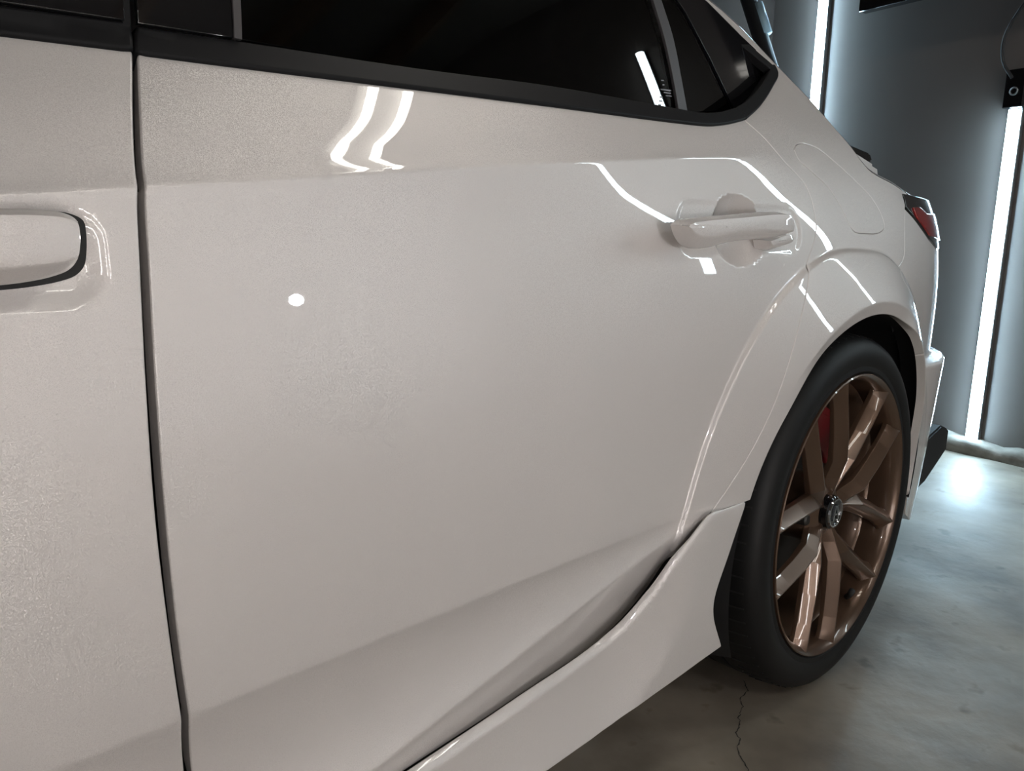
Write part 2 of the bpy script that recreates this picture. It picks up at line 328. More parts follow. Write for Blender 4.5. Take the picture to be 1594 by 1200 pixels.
_th = np.radians(np.linspace(-30, 195, 230))
flare_rows = np.concatenate([np.stack([HX+(FR(np.degrees(_th))-d)*np.cos(_th), HZ+(FR(np.degrees(_th))-d)*np.sin(_th)], -1) for d in (-0.004, -0.0005, 0.001, 0.0025, 0.004, 0.0055, 0.0075, 0.012)])
lip_rows = np.concatenate([np.stack([HX+(ARC_R+d)*np.cos(_th), HZ+(ARC_R+d)*np.sin(_th)], -1) for d in (0.006, 0.011, 0.016, 0.0195, 0.0225, 0.027)])
def gridpts(s0, s1, z0, z1, d):
    a, b = np.meshgrid(np.arange(s0, s1, d), np.arange(z0, z1, d), indexing='ij'); return np.stack([a.ravel(), b.ravel()], -1)
EXTRA = np.concatenate([band(ZC, -2.3, -0.3, 0.010, OFS), band(lambda s: LC+0*s, -2.3, -0.45, 0.010, OFS), band(ridge_z, -1.1, -0.45, 0.010, OFS), flare_rows, lip_rows,
                        gridpts(-0.53, -0.19, 0.745, 0.86, 0.0036), gridpts(-1.55, -1.14, 0.705, 0.835, 0.005), band(lambda s: 0.548+0*s, 0.26, 1.6, 0.012, OFS)])

# ------------------------------------------------------------------ the car
car = empty('car', (0, 0.92, 0), 'pearl white car with bronze wheels parked on the concrete garage floor', 'car')
gapF = smooth_line(L(SIDE, (202, 76), (203, 180), (210, 290), (215, 420), (224, 600), (238, 800), (262, 1000), (283, 1198)))+[(-1.128, 0.30), (-1.12, 0.262)]
gapR = smooth_line(L(SIDE, (213, 82), (217, 180), (225, 290), (232, 420), (242, 600), (257, 800), (278, 1000), (298, 1198)))+[(-1.116, 0.30), (-1.108, 0.262)]
belt = smooth_line(L(SIDE, (214, 83), (400, 107), (640, 137), (860, 165), (1050, 190), (1100, 195), (1130, 192.5), (1158, 186)))
gap2 = smooth_line(L(SIDE, (1158, 186), (1190, 215), (1220, 250), (1255, 290), (1268, 330), (1270, 360), (1258, 422)))
gap3 = smooth_line(L(SIDE, (1258, 422), (1250, 480), (1235, 540), (1205, 630), (1165, 710), (1105, 800), (1072, 840), (1042, 868)))
dbot = smooth_line(L(SIDE, (1042, 868), (1000, 925), (940, 990), (800, 1088), (632, 1198)))
door_poly = gapR[::-1]+belt[1:]+gap2[1:]+gap3[1:]+dbot[1:]+[(-1.05, 0.252)]
rear_door = panel('rear_door', SIDE, door_poly, PAINT, car, extra=EXTRA, label='white rear door with shoulder crease and lower body line')
front_poly = gapF+[(-1.3, 0.255), (-2.25, 0.25), (-2.28, 0.5), (-2.24, 0.86)]+[(-1.7, 0.893)]+L(SIDE, (2, 53), (100, 65))
front_door = panel('front_door', SIDE, front_poly, PAINT, car, extra=EXTRA, inset=0.0, label='white front door')

# top edge of the side (shoulder to roof and hatch)
_ed = [SIDE.px(*p) for p in ((1109, 4), (1154, 44), (1205, 97), (1238, 131), (1268, 163), (1300, 200), (1322, 225), (1342, 252), (1362, 271), (1390, 286), (1412, 301))]
_ed = [(-2.4, 1.31), (-1.2, 1.315), (-0.6, 1.275)]+_ed+[(_ed[-1][0]+0.12, _ed[-1][1]-0.014), (_ed[-1][0]+0.3, _ed[-1][1]-0.02)]
EX0 = Spline([p[0] for p in _ed], [p[1] for p in _ed])
def EX(s): return EX0(s)+0.022
EY = Spline([-2.4, -0.6, -0.165, 0.01, 0.14, 0.28, 0.38, 0.50, 0.60], [0.34, 0.335, 0.27, 0.235, 0.21, 0.185, 0.165, 0.15, 0.15])
edge_s = np.linspace(-0.30, _ed[-3][0], 44); edge_line = [(s, float(EX(s))-0.022) for s in edge_s]
arc = [(ARC_C[0]+ARC_R*math.cos(math.radians(a)), ARC_C[1]+ARC_R*math.sin(math.radians(a))) for a in np.linspace(49, 162.4, 70)]
qb = smooth_line([edge_line[-1]]+L(SIDE, (1409, 322), (1408.5, 360), (1407, 400), (1404, 430))+[(0.262, 0.66), arc[0]])      # quarter panel to bumper seam
wtop = L(SIDE, (1204, 104), (1148, 52), (1099, 4))
wcor = smooth_line(L(SIDE, (1158, 186), (1182, 163), (1200, 135), (1208.5, 116), (1205, 104)))
quarter_poly = arc[1:-1]+[arc[-1]]+L(SIDE, (1105, 800))+gap3[::-1][0:0]
_g3 = [p for p in gap3[::-1]]
_i = min(range(len(_g3)), key=lambda i: math.dist(_g3[i], SIDE.px(1105, 800)))
quarter_poly = arc+[_g3[_i]]+_g3[_i+1:]+gap2[::-1][1:]+wcor[1:]+wtop[1:]+[(-0.33, float(EX(-0.30))-0.03)]+edge_line+qb[1:-1]
fuel_poly = smooth_line(L(SIDE, (1236, 233), (1240, 225), (1250, 223), (1275, 232), (1302, 254), (1330, 280), (1357, 308), (1372, 334), (1377, 353), (1370, 362), (1348, 364), (1328, 359), (1318, 340), (1308, 320), (1288, 290), (1262, 266), (1243, 248), (1236, 233)), 6)[:-1]
quarter = panel('quarter_panel', SIDE, quarter_poly, PAINT, car, extra=EXTRA, hole=fuel_poly, label='white rear quarter panel with flared arch')
panel('fuel_door', SIDE, fuel_poly, PAINT, quarter, inset=0.0020, grid=0.009, step=0.004, flange=0.01, edge_r=0.0012)
# bumper and tail lamp
arc2 = [(ARC_C[0]+ARC_R*math.cos(math.radians(a)), ARC_C[1]+ARC_R*math.sin(math.radians(a))) for a in np.linspace(49, -6, 40)]
_tl = [SIDE.px(*p) for p in ((1410, 325), (1421, 339), (1433, 355), (1445, 373))]; _z = _tl[-1][1]-0.030
tl_low = _tl+[(_tl[-1][0]+0.09, _tl[-1][1]-0.02), (0.85, _z), (1.1, _z), (1.9, _z)]
bump_poly = qb[::-1][0:]
_j = min(range(len(qb)), key=lambda i: abs(qb[i][1]-_tl[0][1])); bump_poly = qb[_j:-1]+arc2+[(0.40, 0.215), (0.46, 0.185), (0.62, 0.22), (0.9, 0.24), (1.9, 0.24)]+tl_low[::-1][:-1]
bumper = panel('rear_bumper', SIDE, bump_poly, PAINT, car, extra=EXTRA, inset=0.001, label='white rear bumper corner')
_zt = _ed[-3][1]-0.004
tail_poly = [(tl_low[0][0]+0.003, tl_low[0][1]+0.003)]+[(a+0.003, b+0.003) for a, b in tl_low[1:]]+[(1.9, _zt-0.01), (0.7, _zt-0.008), (0.55, _zt-0.004), (tl_low[0][0]+0.004, _zt)]
tail = panel('tail_lamp', SIDE, tail_poly, GLOSSBLK, car, inset=0.0, grid=0.015, raise_=0.002, label='dark tail lamp with red inner element')
panel('red_lens', SIDE, [SIDE.px(*p) for p in ((1419, 325), (1424, 338), (1434, 351), (1444, 366))]+[(0.85, _z+0.012), (1.7, _z+0.012), (1.7, _zt-0.03), (0.7, _zt-0.026)]+[SIDE.px(1440, 335), SIDE.px(1430, 325)], REDLENS, tail, inset=0.0, grid=0.015, raise_=0.0045, flange=0.004)
# side skirt: rolled top edge, slightly hollow face
SKP = [(*at(x_, y_, y=d_)[[0, 2]], d_) for x_, y_, d_ in ((632, 1195, 0.044), (800, 1083, 0.044), (940, 985, 0.040), (1000, 921, 0.030), (1042, 866, 0.020), (1072, 838, 0.010), (1105, 800, 0.006), (1132, 792, 0.004), (1160, 781, 0.004))]
skt = smooth_line([p[:2] for p in SKP]); _sy = np.array(SKP)
_db = np.array([(-2.3, skt[0][1]-0.01)]+skt)
def sk_top(s): return np.interp(s, _db[:, 0], _db[:, 1])
def OFFSK(s, z):
    s, z = np.broadcast_arrays(np.asarray(s, float), np.asarray(z, float)); d = np.maximum(sk_top(s)-z, 0)
    t = sstep(-0.66, -0.44, s); face = (0.030-2.1*np.minimum(d, 0.11)**2)*(1-t)+0.002*t
    e = np.clip(1-d/0.011, 0, 1); roll = (1-np.sqrt(np.maximum(1-e*e*0.96, 0)))/0.8*np.maximum(np.interp(s, _sy[:, 0], _sy[:, 2])-face, 0.0)
    return face+roll
SKIRT = Surf(OFFSK, -2.4, -0.2, 0.12, 0.50)
sk_poly = smooth_line([skt[-1]]+L(SKIRT, (1135, 862), (1113, 930), (1111, 958), (1123, 1006)))+L(SKIRT, (1089, 1030), (1055, 1055), (1021, 1079), (987, 1103), (953, 1127), (920, 1151), (886, 1175), (852, 1199))+[(-2.3, L(SKIRT, (852, 1199))[0][1]), (-2.3, skt[0][1]-0.01)]+skt[:-1]
srow = np.concatenate([band(sk_top, -2.3, -0.40, 0.008, (-0.0035, -0.005, -0.0065, -0.008, -0.0095, -0.011, -0.013, -0.017, -0.022)), band(lambda s: 0.205+0*s, -2.3, -0.36, 0.01, (-0.005, 0, 0.005))])
skirt = panel('side_skirt', SKIRT, sk_poly, PAINT, car, extra=srow, inset=0.001, label='white side skirt under the doors')

# dark structure behind the gaps
def sheet(name, surf, s0, s1, z0, z1, m, parent, push, d=0.03, skip=None, flip=False, label=None):
    S, Z = np.arange(s0, s1+d/2, d), np.arange(z0, z1+d/2, d); A, B = np.meshgrid(S, Z, indexing='ij'); X = (surf.P(A, B)-surf.N(A, B)*push).reshape(-1, 3); n, k = len(S), len(Z); F = []
    for i in range(n-1):
        for j in range(k-1):
            if skip is not None and skip((S[i]+S[i+1])/2, (Z[j]+Z[j+1])/2): continue
            F.append((i*k+j, (i+1)*k+j, (i+1)*k+j+1, i*k+j+1))
    return mesh(name, X, F, m, parent, label=label)
def sk_skip(s, z):
    if math.hypot(s-ARC_C[0], z-ARC_C[1]) < ARC_R+0.02: return True
    if s < 0.3 and z < 0.31 and s > -0.42: return True
    return z > (0.90+0.02*s if s < -0.25 else 0.90 if s < 0.0 else float(EX(s))-0.06)
sheet('inner_structure', SIDE, -2.25, 1.8, 0.22, 1.2, GAP, car, 0.042, 0.02, sk_skip)

# ------------------------------------------------------------------ glazing and its trim
def OFFG(s, z):
    s, z = np.broadcast_arrays(np.asarray(s, float), np.asarray(z, float)); return 0.106+0.175*(z-0.93)+0.12*np.maximum(z-0.93, 0)**2+0.070*(np.sqrt((s+0.8)**2+0.01)+s+0.8)/2
GL = Surf(OFFG, -2.4, 0.6, 0.86, 1.40)
def PX(surf, pts): return [surf.px(*p) for p in pts]
def shrink_panel(*a, **k): return panel(*a, **{**dict(inset=0.0, grid=0.02, step=0.01, flange=0.004, edge_r=0.0008), **k})
zt = 1.24
top = lambda s: (s, zt)
rg = PX(GL, [(371, 60), (640, 105), (860, 135), (1046, 172), (1040, 130), (1026, 60), (1008, 3)])
rear_glass = shrink_panel('rear_door_glass', GL, rg+[(rg[-1][0]-0.10, zt), (rg[0][0]+0.03, zt)], GLASS, car, label='dark tinted rear door window')
bp = PX(GL, [(213, 38), (359, 60), (358, 2)]); shrink_panel('pillar_trim', GL, bp[:2]+[(bp[2][0]+0.02, zt), (bp[0][0]+0.02, zt)], GLOSSBLK, rear_door, raise_=0.004, label='gloss black pillar cover')
bp = PX(GL, [(0, 5), (190, 33), (190, 2)]); shrink_panel('pillar_trim', GL, [(-1.42, bp[0][1]-0.005)]+bp[:2]+[(bp[2][0]+0.02, zt), (-1.42, zt)], GLOSSBLK, front_door, raise_=0.004, label='gloss black pillar cover')
shrink_panel('front_door_glass', GL, [(-2.2, 0.90), (-1.42, 0.915), (-1.42, zt), (-1.9, zt)], GLASS, car, label='dark tinted front door window')
bp = PX(GL, [(192, 36), (203, 38), (203, 2), (192, 2)]); shrink_panel('pillar_seal', GL, [bp[0], bp[1], (bp[2][0]+0.02, zt), (bp[3][0]+0.02, zt)], TRIM, front_door, raise_=0.0)
bp = PX(GL, [(361, 62), (371, 64), (369, 2), (357, 2)]); shrink_panel('glass_channel', GL, [bp[0], bp[1], (bp[2][0]+0.025, zt), (bp[3][0]+0.025, zt)], GREYSTRIP, rear_door, raise_=0.006, step=0.005)
post = smooth_line(PX(GL, [(1067, 180), (1058, 130), (1044, 60), (1026, 3)]), 4); post2 = smooth_line(PX(GL, [(1054, 178), (1046, 130), (1031, 60), (1014, 3)]), 4)
shrink_panel('window_divider', GL, post+[(post[-1][0]-0.11, 1.235), (post2[-1][0]-0.11, 1.235)]+post2[::-1], GREYSTRIP, rear_door, raise_=0.004, step=0.004)
q1 = PX(GL, [(1069, 174), (1139, 172), (1100, 90), (1062, 18), (1050, 3), (1031, 3), (1046, 60), (1060, 130)])
q1 = q1[:5]+[(q1[4][0]-0.13, 1.235), (q1[5][0]-0.13, 1.235)]+q1[5:]
quarter_glass = shrink_panel('quarter_glass', GL, q1, GLASS, car, label='small dark fixed quarter window')
q2 = PX(GL, [(1141, 172), (1160, 166), (1182, 146), (1198, 118), (1203, 106), (1150, 56), (1096, 3), (1053, 3), (1064, 18), (1102, 90)])
q2 = q2[:7]+[(q2[6][0]-0.13, 1.235), (q2[7][0]-0.13, 1.235)]+q2[7:]
shrink_panel('quarter_trim', GL, q2, GLOSSBLK, quarter, raise_=0.003, label='gloss black quarter window surround')
# belt moulding in three lengths
def belt_off(s, z): return OFF(s, z)-0.0
BT = Surf(lambda s, z: np.minimum(OFF(s, z), OFFG(s, z)+0.004), -2.4, 0.4, 0.84, 1.25)
lowb = [(214, 82), (400, 106), (640, 136), (860, 164), (1050, 189), (1100, 194), (1130, 191.5), (1157, 185)]
upb = [(216, 49), (370, 72), (640, 112), (860, 140), (1050, 173), (1095, 180), (1122, 178), (1143, 172)]
shrink_panel('belt_moulding', BT, smooth_line(PX(BT, lowb), 6)+smooth_line(PX(BT, upb[::-1]), 6), TRIM, rear_door, raise_=0.004, flange=0.02, edge_r=0.003, grid=0.01, step=0.006, label='satin black belt moulding')
lf = PX(BT, [(0, 52), (201, 77), (199, 43), (0, 17)]); shrink_panel('belt_moulding', BT, [(-2.2, 0.875), (-1.7, 0.898)]+lf[:2]+lf[2:]+[(-1.7, 0.912), (-2.2, 0.89)], TRIM, front_door, raise_=0.004, flange=0.02, edge_r=0.003, grid=0.01, step=0.006, label='satin black belt moulding')
lowq = [(1158.5, 184.5), (1182, 162), (1200, 134), (1208, 115), (1204, 104)]; upq = [(1145, 171.5), (1163, 160), (1185, 136), (1199, 112), (1202, 104)]
shrink_panel('window_moulding', BT, smooth_line(PX(BT, lowq), 6)+smooth_line(PX(BT, upq[::-1]), 6), TRIM, quarter, raise_=0.004, flange=0.02, edge_r=0.003, grid=0.008, step=0.005, label='satin black moulding')
um = PX(BT, [(1203, 105), (1147, 53), (1098, 4), (1085, 4), (1135, 53), (1197, 108)])
shrink_panel('roof_moulding', BT, um, TRIM, quarter, raise_=0.003, flange=0.012, edge_r=0.002, grid=0.008, step=0.006)
# small etched marks in the corner of the rear door glass
ETCH = mat('etched_frosting', (0.22, 0.23, 0.25), 0.6)
bm = bmesh.new()
for x_, y_, w_, h_ in ((1029, 124, 4, 3), (1031, 131, 3, 3), (1028, 138, 16, 3.5), (1033, 143, 11, 3), (1036, 148, 9, 2.5), (1027, 150, 4, 3), (1026, 156, 5, 3), (1025, 162, 4, 3)):
    q = [GL.px(x_+a_, y_+b_) for a_, b_ in ((0, 0), (w_, w_*0.13), (w_, w_*0.13+h_*0.6), (0, h_*0.6))]
    bm.faces.new([bm.verts.new(GL.P(np.array(p_[0]), np.array(p_[1]))+np.array([0, -0.0004, 0])) for p_ in q])
bm_obj('etched_marks', bm, ETCH, rear_glass)

# ------------------------------------------------------------------ roof, hatch, far side, floor pan
def roof():
    S = np.concatenate([np.linspace(-2.3, -0.4, 30), np.linspace(-0.37, 0.62, 70)]); V, F, n = [], [], 0; NC = 22
    for s in S:
        W_ = float(sstep(-0.55, -0.26, np.array(s))); z1 = (1-W_)*1.232+W_*(float(EX(s))-0.022); f0 = lambda z: lift(np.array(s), np.array(z), (1-W_)*(OFFG(s, z)-0.006)+W_*OFF(s, z)); dz = 1e-3; p0 = f0(z1); p0b = f0(z1-dz); tg = (p0-p0b)/np.linalg.norm(p0-p0b)
        e = np.array([p0[0], max(float(EY(s))*W_, p0[1]+0.05)+0.02, p0[2]+0.022+0.03*(1-W_)]); c = p0+tg*(0.020+0.03*(1-W_))
        for k in range(10):
            t = k/9; V.append((1-t)**2*p0+2*t*(1-t)*c+t*t*e)
        for k in range(1, NC-9):
            t = k/(NC-10); y = e[1]+(0.93-e[1])*t; V.append(np.array([e[0], y, e[2]+(0.05 if s < -0.5 else 0.004)*(1-(1-t)**2)]))
    for i in range(len(S)-1):
        for k in range(NC-1): F.append((i*NC+k, (i+1)*NC+k, (i+1)*NC+k+1, i*NC+k+1))
    V = np.array(V); M = V.copy(); M[:, 1] = 1.86-M[:, 1]; o = len(V)
    V = np.concatenate([V, M]); F += [tuple(o+i for i in f[::-1]) for f in F]
    return mesh('roof_and_hatch', V, F, PAINT, car, label='white roof edge and hatch')
roof()
def far():
    S, Z = np.arange(-2.3, 1.95, 0.04), np.arange(0.18, 1.20, 0.04); A, B = np.meshgrid(S, Z, indexing='ij'); X = SIDE.P(A, B).reshape(-1, 3); X[:, 1] = 1.86-X[:, 1]; n, k = len(S), len(Z); F = []
    for i in range(n-1):
        for j in range(k-1):
            if Z[j] > EX(min(S[i], 0.6))-0.05 or math.hypot(S[i]+0.02, Z[j]-0.3) < 0.38: continue
            F.append((i*k+j, i*k+j+1, (i+1)*k+j+1, (i+1)*k+j))
    return mesh('body_side', X, F, PAINT, car, label='far white body side')
far()
bm = bmesh.new(); add_box(bm, (-2.3, 0.10, 0.17), (-0.40, 1.76, 0.19)); add_box(bm, (-0.40, 0.33, 0.19), (0.40, 1.53, 0.22)); add_box(bm, (0.38, 0.14, 0.22), (0.72, 1.72, 0.24)); add_box(bm, (-2.32, 0.12, 0.17), (-2.30, 1.74, 1.25)); bm_obj('floor_pan', bm, PLASTIC, car)
# wheel-house liner
def liner():
    V, F = [], []; a = np.radians(np.linspace(-8, 205, 44)); rows = [(ARC_R+0.004, 0.012), (ARC_R+0.014, 0.05), (ARC_R+0.02, 0.16), (ARC_R+0.01, 0.30), (0.26, 0.33), (0.05, 0.34)]
    for r, y in rows:
        for t in a: V.append((ARC_C[0]+r*math.cos(t), y-0.02*(y < 0.03)*math.sin(t), ARC_C[1]+r*math.sin(t)))
    n = len(a)
    for i in range(len(rows)-1):
        for k in range(n-1): F.append((i*n+k, i*n+k+1, (i+1)*n+k+1, (i+1)*n+k))
    return mesh('wheel_arch_liner', V, F, PLASTIC, car)
liner()
# black lower valance behind the wheel and the hatch spoiler
def prism(name, outline, y0, y1, m, parent, label=None, bevel=0.004):
    bm = bmesh.new(); vs_ = [bm.verts.new((p[0], y0, p[1])) for p in outline]; f = bm.faces.new(vs_); r = bmesh.ops.extrude_face_region(bm, geom=[f]); bmesh.ops.translate(bm, verts=[v for v in r['geom'] if isinstance(v, bmesh.types.BMVert)], vec=(0, y1-y0, 0))
    if bevel: bmesh.ops.bevel(bm, geom=list(bm.edges), offset=bevel, segments=2, affect='EDGES')
    return bm_obj(name, bm, m, parent, label=label)
prism('rear_valance', [(0.50, 0.165), (0.72, 0.20), (0.86, 0.26), (0.86, 0.315), (0.80, 0.335), (0.62, 0.30), (0.52, 0.26)], 0.100, 0.30, PLASTIC, car, 'black lower bumper valance')
prism('hatch_spoiler', [(0.52, 1.000), (0.56, 1.012), (0.68, 1.002), (0.70, 0.985), (0.66, 0.978), (0.54, 0.985)], 0.30, 1.56, GLOSSBLK, car, 'gloss black hatch spoiler')
prism('hatch_end', [(0.42, 0.90), (0.44, 0.99), (0.58, 0.995), (0.70, 0.975), (0.74, 0.90)], 0.285, 1.575, PAINT, car, bevel=0.012)

# ------------------------------------------------------------------ door handles
def handle(name, parent, outline, yo, yi, m, label, dome=0.002, bev=0.004):
    P = resample(smooth_line(list(outline)+[outline[0]], 6)[:-1], 0.006); P = P if area2(P) > 0 else P[::-1]; n = len(P); V, F = [], []
    c = P.mean(0)
    rings = [(yi, 0.0, 0), (yo+0.013, 0.0, 0), (yo+0.010, bev*0.3, 0.05), (yo+bev*0.5, bev*0.75, 0.40), (yo+bev*0.1, bev*0.9, 0.47), (yo, bev*1.3, 0.52)]
    def ring(d, f_):
        Q = inset_poly(P, d); zm = (P[:, 1].max()+P[:, 1].min())/2; Q[:, 1] = np.where(Q[:, 1] < zm, zm+(Q[:, 1]-zm)*(1-f_), Q[:, 1]); return Q
    for y, d, f_ in rings: V += [(q[0], y, q[1]) for q in ring(d, f_)]
    Q = ring(bev*1.3, 0.52); c = Q.mean(0)
    for f_ in (0.75, 0.4): V += [(c[0]+(q[0]-c[0])*f_, yo-dome*(1-f_), c[1]+(q[1]-c[1])*f_) for q in Q]
    R_ = len(rings)+2
    for i in range(R_-1):
        for k in range(n): F.append((i*n+k, i*n+(k+1) % n, (i+1)*n+(k+1) % n, (i+1)*n+k))
    F += [tuple((R_-1)*n+k for k in range(n)), tuple(range(n-1, -1, -1))]
    o = mesh(name, V, F, m, parent, label=label); o.data.set_sharp_from_angle(angle=math.radians(50)); return o
def outl(y, *pts): return [tuple(at(a_, b_, y=y)[[0, 2]]) for a_, b_ in pts]
handle('door_handle', rear_door, outl(-0.012, (1071, 350), (1079, 343), (1100, 339), (1160, 334), (1225, 330), (1236, 335), (1239, 350), (1237, 363), (1228, 368), (1190, 372), (1150, 377), (1115, 386), (1098, 387), (1085, 380), (1076, 366)), -0.012, 0.012, PAINT, 'white pull handle in a scooped recess')
handle('handle_base', rear_door, outl(0.008, (1199, 374), (1232, 364), (1238, 372), (1226, 384), (1203, 388)), 0.008, 0.034, PAINT, None, 0.001, 0.002)
handle('door_handle', front_door, [(-1.50, 0.765), (-1.49, 0.79), (-1.40, 0.80)]+outl(-0.008, (0, 324), (60, 325), (105, 330), (129, 342), (135, 362), (135, 385), (131, 405), (118, 421), (92, 432), (50, 441), (0, 447))+[(-1.40, 0.75)], -0.008, 0.046, PAINT, 'white pull handle', 0.002, 0.004)

_fo = [(-1.50, 0.765), (-1.49, 0.79), (-1.40, 0.80)]+outl(-0.008, (0, 324), (60, 325), (105, 330), (129, 342), (135, 362), (135, 385), (131, 405), (118, 421), (92, 432), (50, 441), (0, 447))+[(-1.40, 0.75)]
_fp = resample(smooth_line(_fo+[_fo[0]], 6)[:-1], 0.006); _fp = _fp if area2(_fp) > 0 else _fp[::-1]; _fq = _fp+np.stack([0.0140*np.clip((_fp[:, 0]+1.30)/0.10, 0, 1), -0.0052*np.clip((0.792-_fp[:, 1])/0.02, 0, 1)], -1)
_sy2 = OFF(_fq[:, 0], _fq[:, 1])
_n = len(_fq); mesh('handle_gap_shade', [(q[0], y-0.0012, q[1]) for q, y in zip(_fq, _sy2)]+[(q[0], y+0.006, q[1]) for q, y in zip(_fq, _sy2)]+[(q[0], y-0.0012, q[1]) for q, y in zip(_fp, _sy2)], [(k, (k+1) % _n, _n+(k+1) % _n, _n+k) for k in range(_n)]+[(2*_n+k, 2*_n+(k+1) % _n, (k+1) % _n, k) for k in range(_n)], GAP, front_door, smooth=False)  # black strip drawing the dark gap's shade along the handle's right and bottom
# ------------------------------------------------------------------ wheel
def lathe(name, prof, m, parent, n=96, label=None, smooth=True, cx=HX, cz=HZ, angle=35):
    V, F = [], []; k = len(prof)
    for i in range(n):
        a = 2*math.pi*i/n
        for r, y in prof: V.append((cx+r*math.cos(a), y, cz+r*math.sin(a)))
    for i in range(n):
        for j in range(k-1): F.append((i*k+j, ((i+1) % n)*k+j, ((i+1) % n)*k+j+1, i*k+j+1))
    o = mesh(name, V, F, m, parent, label=label); o.data.set_sharp_from_angle(angle=math.radians(angle)); return o
RR = 0.2515
rim = lathe('wheel_rim', [(0.236, 0.055), (0.2375, 0.020), (0.2405, 0.010), (0.246, 0.0025), (0.2495, 0.0), (RR, 0.0015), (RR, 0.010), (0.246, 0.016), (0.242, 0.05), (0.242, 0.23), (0.236, 0.235), (0.229, 0.225), (0.226, 0.10), (0.230, 0.062), (0.236, 0.055)], BRONZE, car, 128, 'bronze alloy wheel rim')
tyre = lathe('tyre', [(0.247, 0.014), (0.2515, 0.0065), (0.256, 0.0025), (0.264, 0.0030), (0.268, 0.0005), (0.285, -0.001), (0.298, 0.0025), (0.3065, 0.009), (0.3120, 0.017), (0.3155, 0.029), (0.3175, 0.050), (0.3185, 0.085), (0.3145, 0.086), (0.3145, 0.094), (0.3188, 0.095), (0.319, 0.125), (0.315, 0.126), (0.315, 0.136), (0.319, 0.137), (0.3185, 0.18), (0.315, 0.181), (0.315, 0.19), (0.318, 0.191), (0.316, 0.225), (0.308, 0.25), (0.28, 0.262), (0.247, 0.245)], RUBBER, car, 144, 'black low-profile tyre')
# tread sipes on the outer shoulder: thin dark grooves cut as short recessed wedges
sip = bmesh.new()
for i in range(72):
    a = 2*math.pi*i/72; c = Vector((HX+0.3155*math.cos(a), 0.040, HZ+0.3155*math.sin(a))); mt = Matrix.Translation(c) @ Matrix.Rotation(-a, 4, 'Y') @ Matrix.Rotation(-0.13, 4, 'Z')
    add_box(sip, (-0.0030, -0.020, -0.0014), (0.0014, 0.024, 0.0014), mt)
bm_obj('tread_sipes', sip, GAP, tyre)['kind'] = 'stuff'
def rp(r, deg, y): a = math.radians(deg); return np.array([HX+r*math.cos(a), y, HZ+r*math.sin(a)])
def spoke(psi, sg):
    # one arm of a V spoke: ridge on the face, deep sloping flanks
    st = [(0.030, psi, 0.031, 0.002, 0.013, 0.030), (0.062, psi+sg*6, 0.022, 0.0016, 0.0155, 0.028), (0.098, psi+sg*9.5, 0.010, 0.0012, 0.0185, 0.028), (0.150, psi+sg*16.5, 0.006, 0.0010, 0.0175, 0.026), (0.200, psi+sg*20.3, 0.004, 0.0009, 0.0165, 0.025), (0.226, psi+sg*21.8, 0.0028, 0.0009, 0.0190, 0.025), (0.2465, psi+sg*22.6, 0.0020, 0.0009, 0.025, 0.026)]
    C = [rp(r, d, 0) for r, d, *_ in st]; V, F = [], []
    for i, (r, d, y, wt, wb, dep) in enumerate(st):
        t = C[min(i+1, 6)]-C[max(i-1, 0)]; t /= np.linalg.norm(t); u = np.array([-t[2], 0, t[0]])
        for off, yy in ((-wb, y+dep), (-wb*0.93, y+0.018), (-wt, y), (wt, y), (wb*0.93, y+0.018), (wb, y+dep)): V.append(C[i]+u*off+np.array([0, yy, 0]))
    for i in range(6):
        for k in range(5): F.append((i*6+k, i*6+k+1, (i+1)*6+k+1, (i+1)*6+k))
        F.append((i*6+5, i*6, (i+1)*6, (i+1)*6+5))
    F += [(5, 4, 3, 2, 1, 0), tuple(36+k for k in range(6))]
    bm = bmesh.new(); bv = [bm.verts.new(v) for v in V]
    for f in F: bm.faces.new([bv[i] for i in f])
    bmesh.ops.bevel(bm, geom=[e for e in bm.edges if not e.is_boundary], offset=0.0006, segments=2, affect='EDGES', profile=0.6)
    return bm_obj('spoke', bm, BRONZE, rim, True, angle=30)
for k in range(5):
    for sg in (-1, 1): spoke(6+72*k, sg)
lathe('wheel_hub', [(0.0, 0.040), (0.030, 0.040), (0.036, 0.034), (0.046, 0.038), (0.060, 0.048), (0.063, 0.060), (0.063, 0.10), (0.0, 0.10)], BRONZE, rim, 48)
lathe('center_cap', [(0.0, 0.0205), (0.026, 0.021), (0.030, 0.024), (0.031, 0.042), (0.0, 0.042)], GLOSSBLK, rim, 40, 'black centre cap with a chrome emblem')
# emblem on the cap: a ring with an upright caliper-shaped mark
def cap_emblem():
    bm = bmesh.new()
    def bar(p, q, wd):
        p, q = Vector((p[0], 0, p[1])), Vector((q[0], 0, q[1])); d = (q-p); l_ = d.length; ang = math.atan2(d.z, d.x); m_ = Matrix.Translation(Vector((HX, 0.0195, HZ))+(p+q)/2) @ Matrix.Rotation(-ang, 4, 'Y'); add_box(bm, (-l_/2, -0.0015, -wd/2), (l_/2, 0.0015, wd/2), m_)
    bar((-0.010, -0.013), (-0.002, 0.014), 0.004); bar((0.010, -0.013), (0.002, 0.014), 0.004); bar((-0.007, -0.002), (0.007, -0.002), 0.003)
    return bm_obj('emblem', bm, CHROME, rim)
cap_emblem()
lathe('emblem_ring', [(0.0225, 0.0215), (0.0235, 0.0185), (0.0262, 0.0185), (0.0272, 0.0215), (0.0225, 0.0215)], CHROME, rim, 40)
for k in range(5):
    c = rp(0.057, 42+72*k, 0)
    lathe('lug_nut', [(0.0, 0.042), (0.008, 0.042), (0.0105, 0.045), (0.0115, 0.062), (0.0, 0.062)], IRON, rim, 12, cx=c[0], cz=c[2])
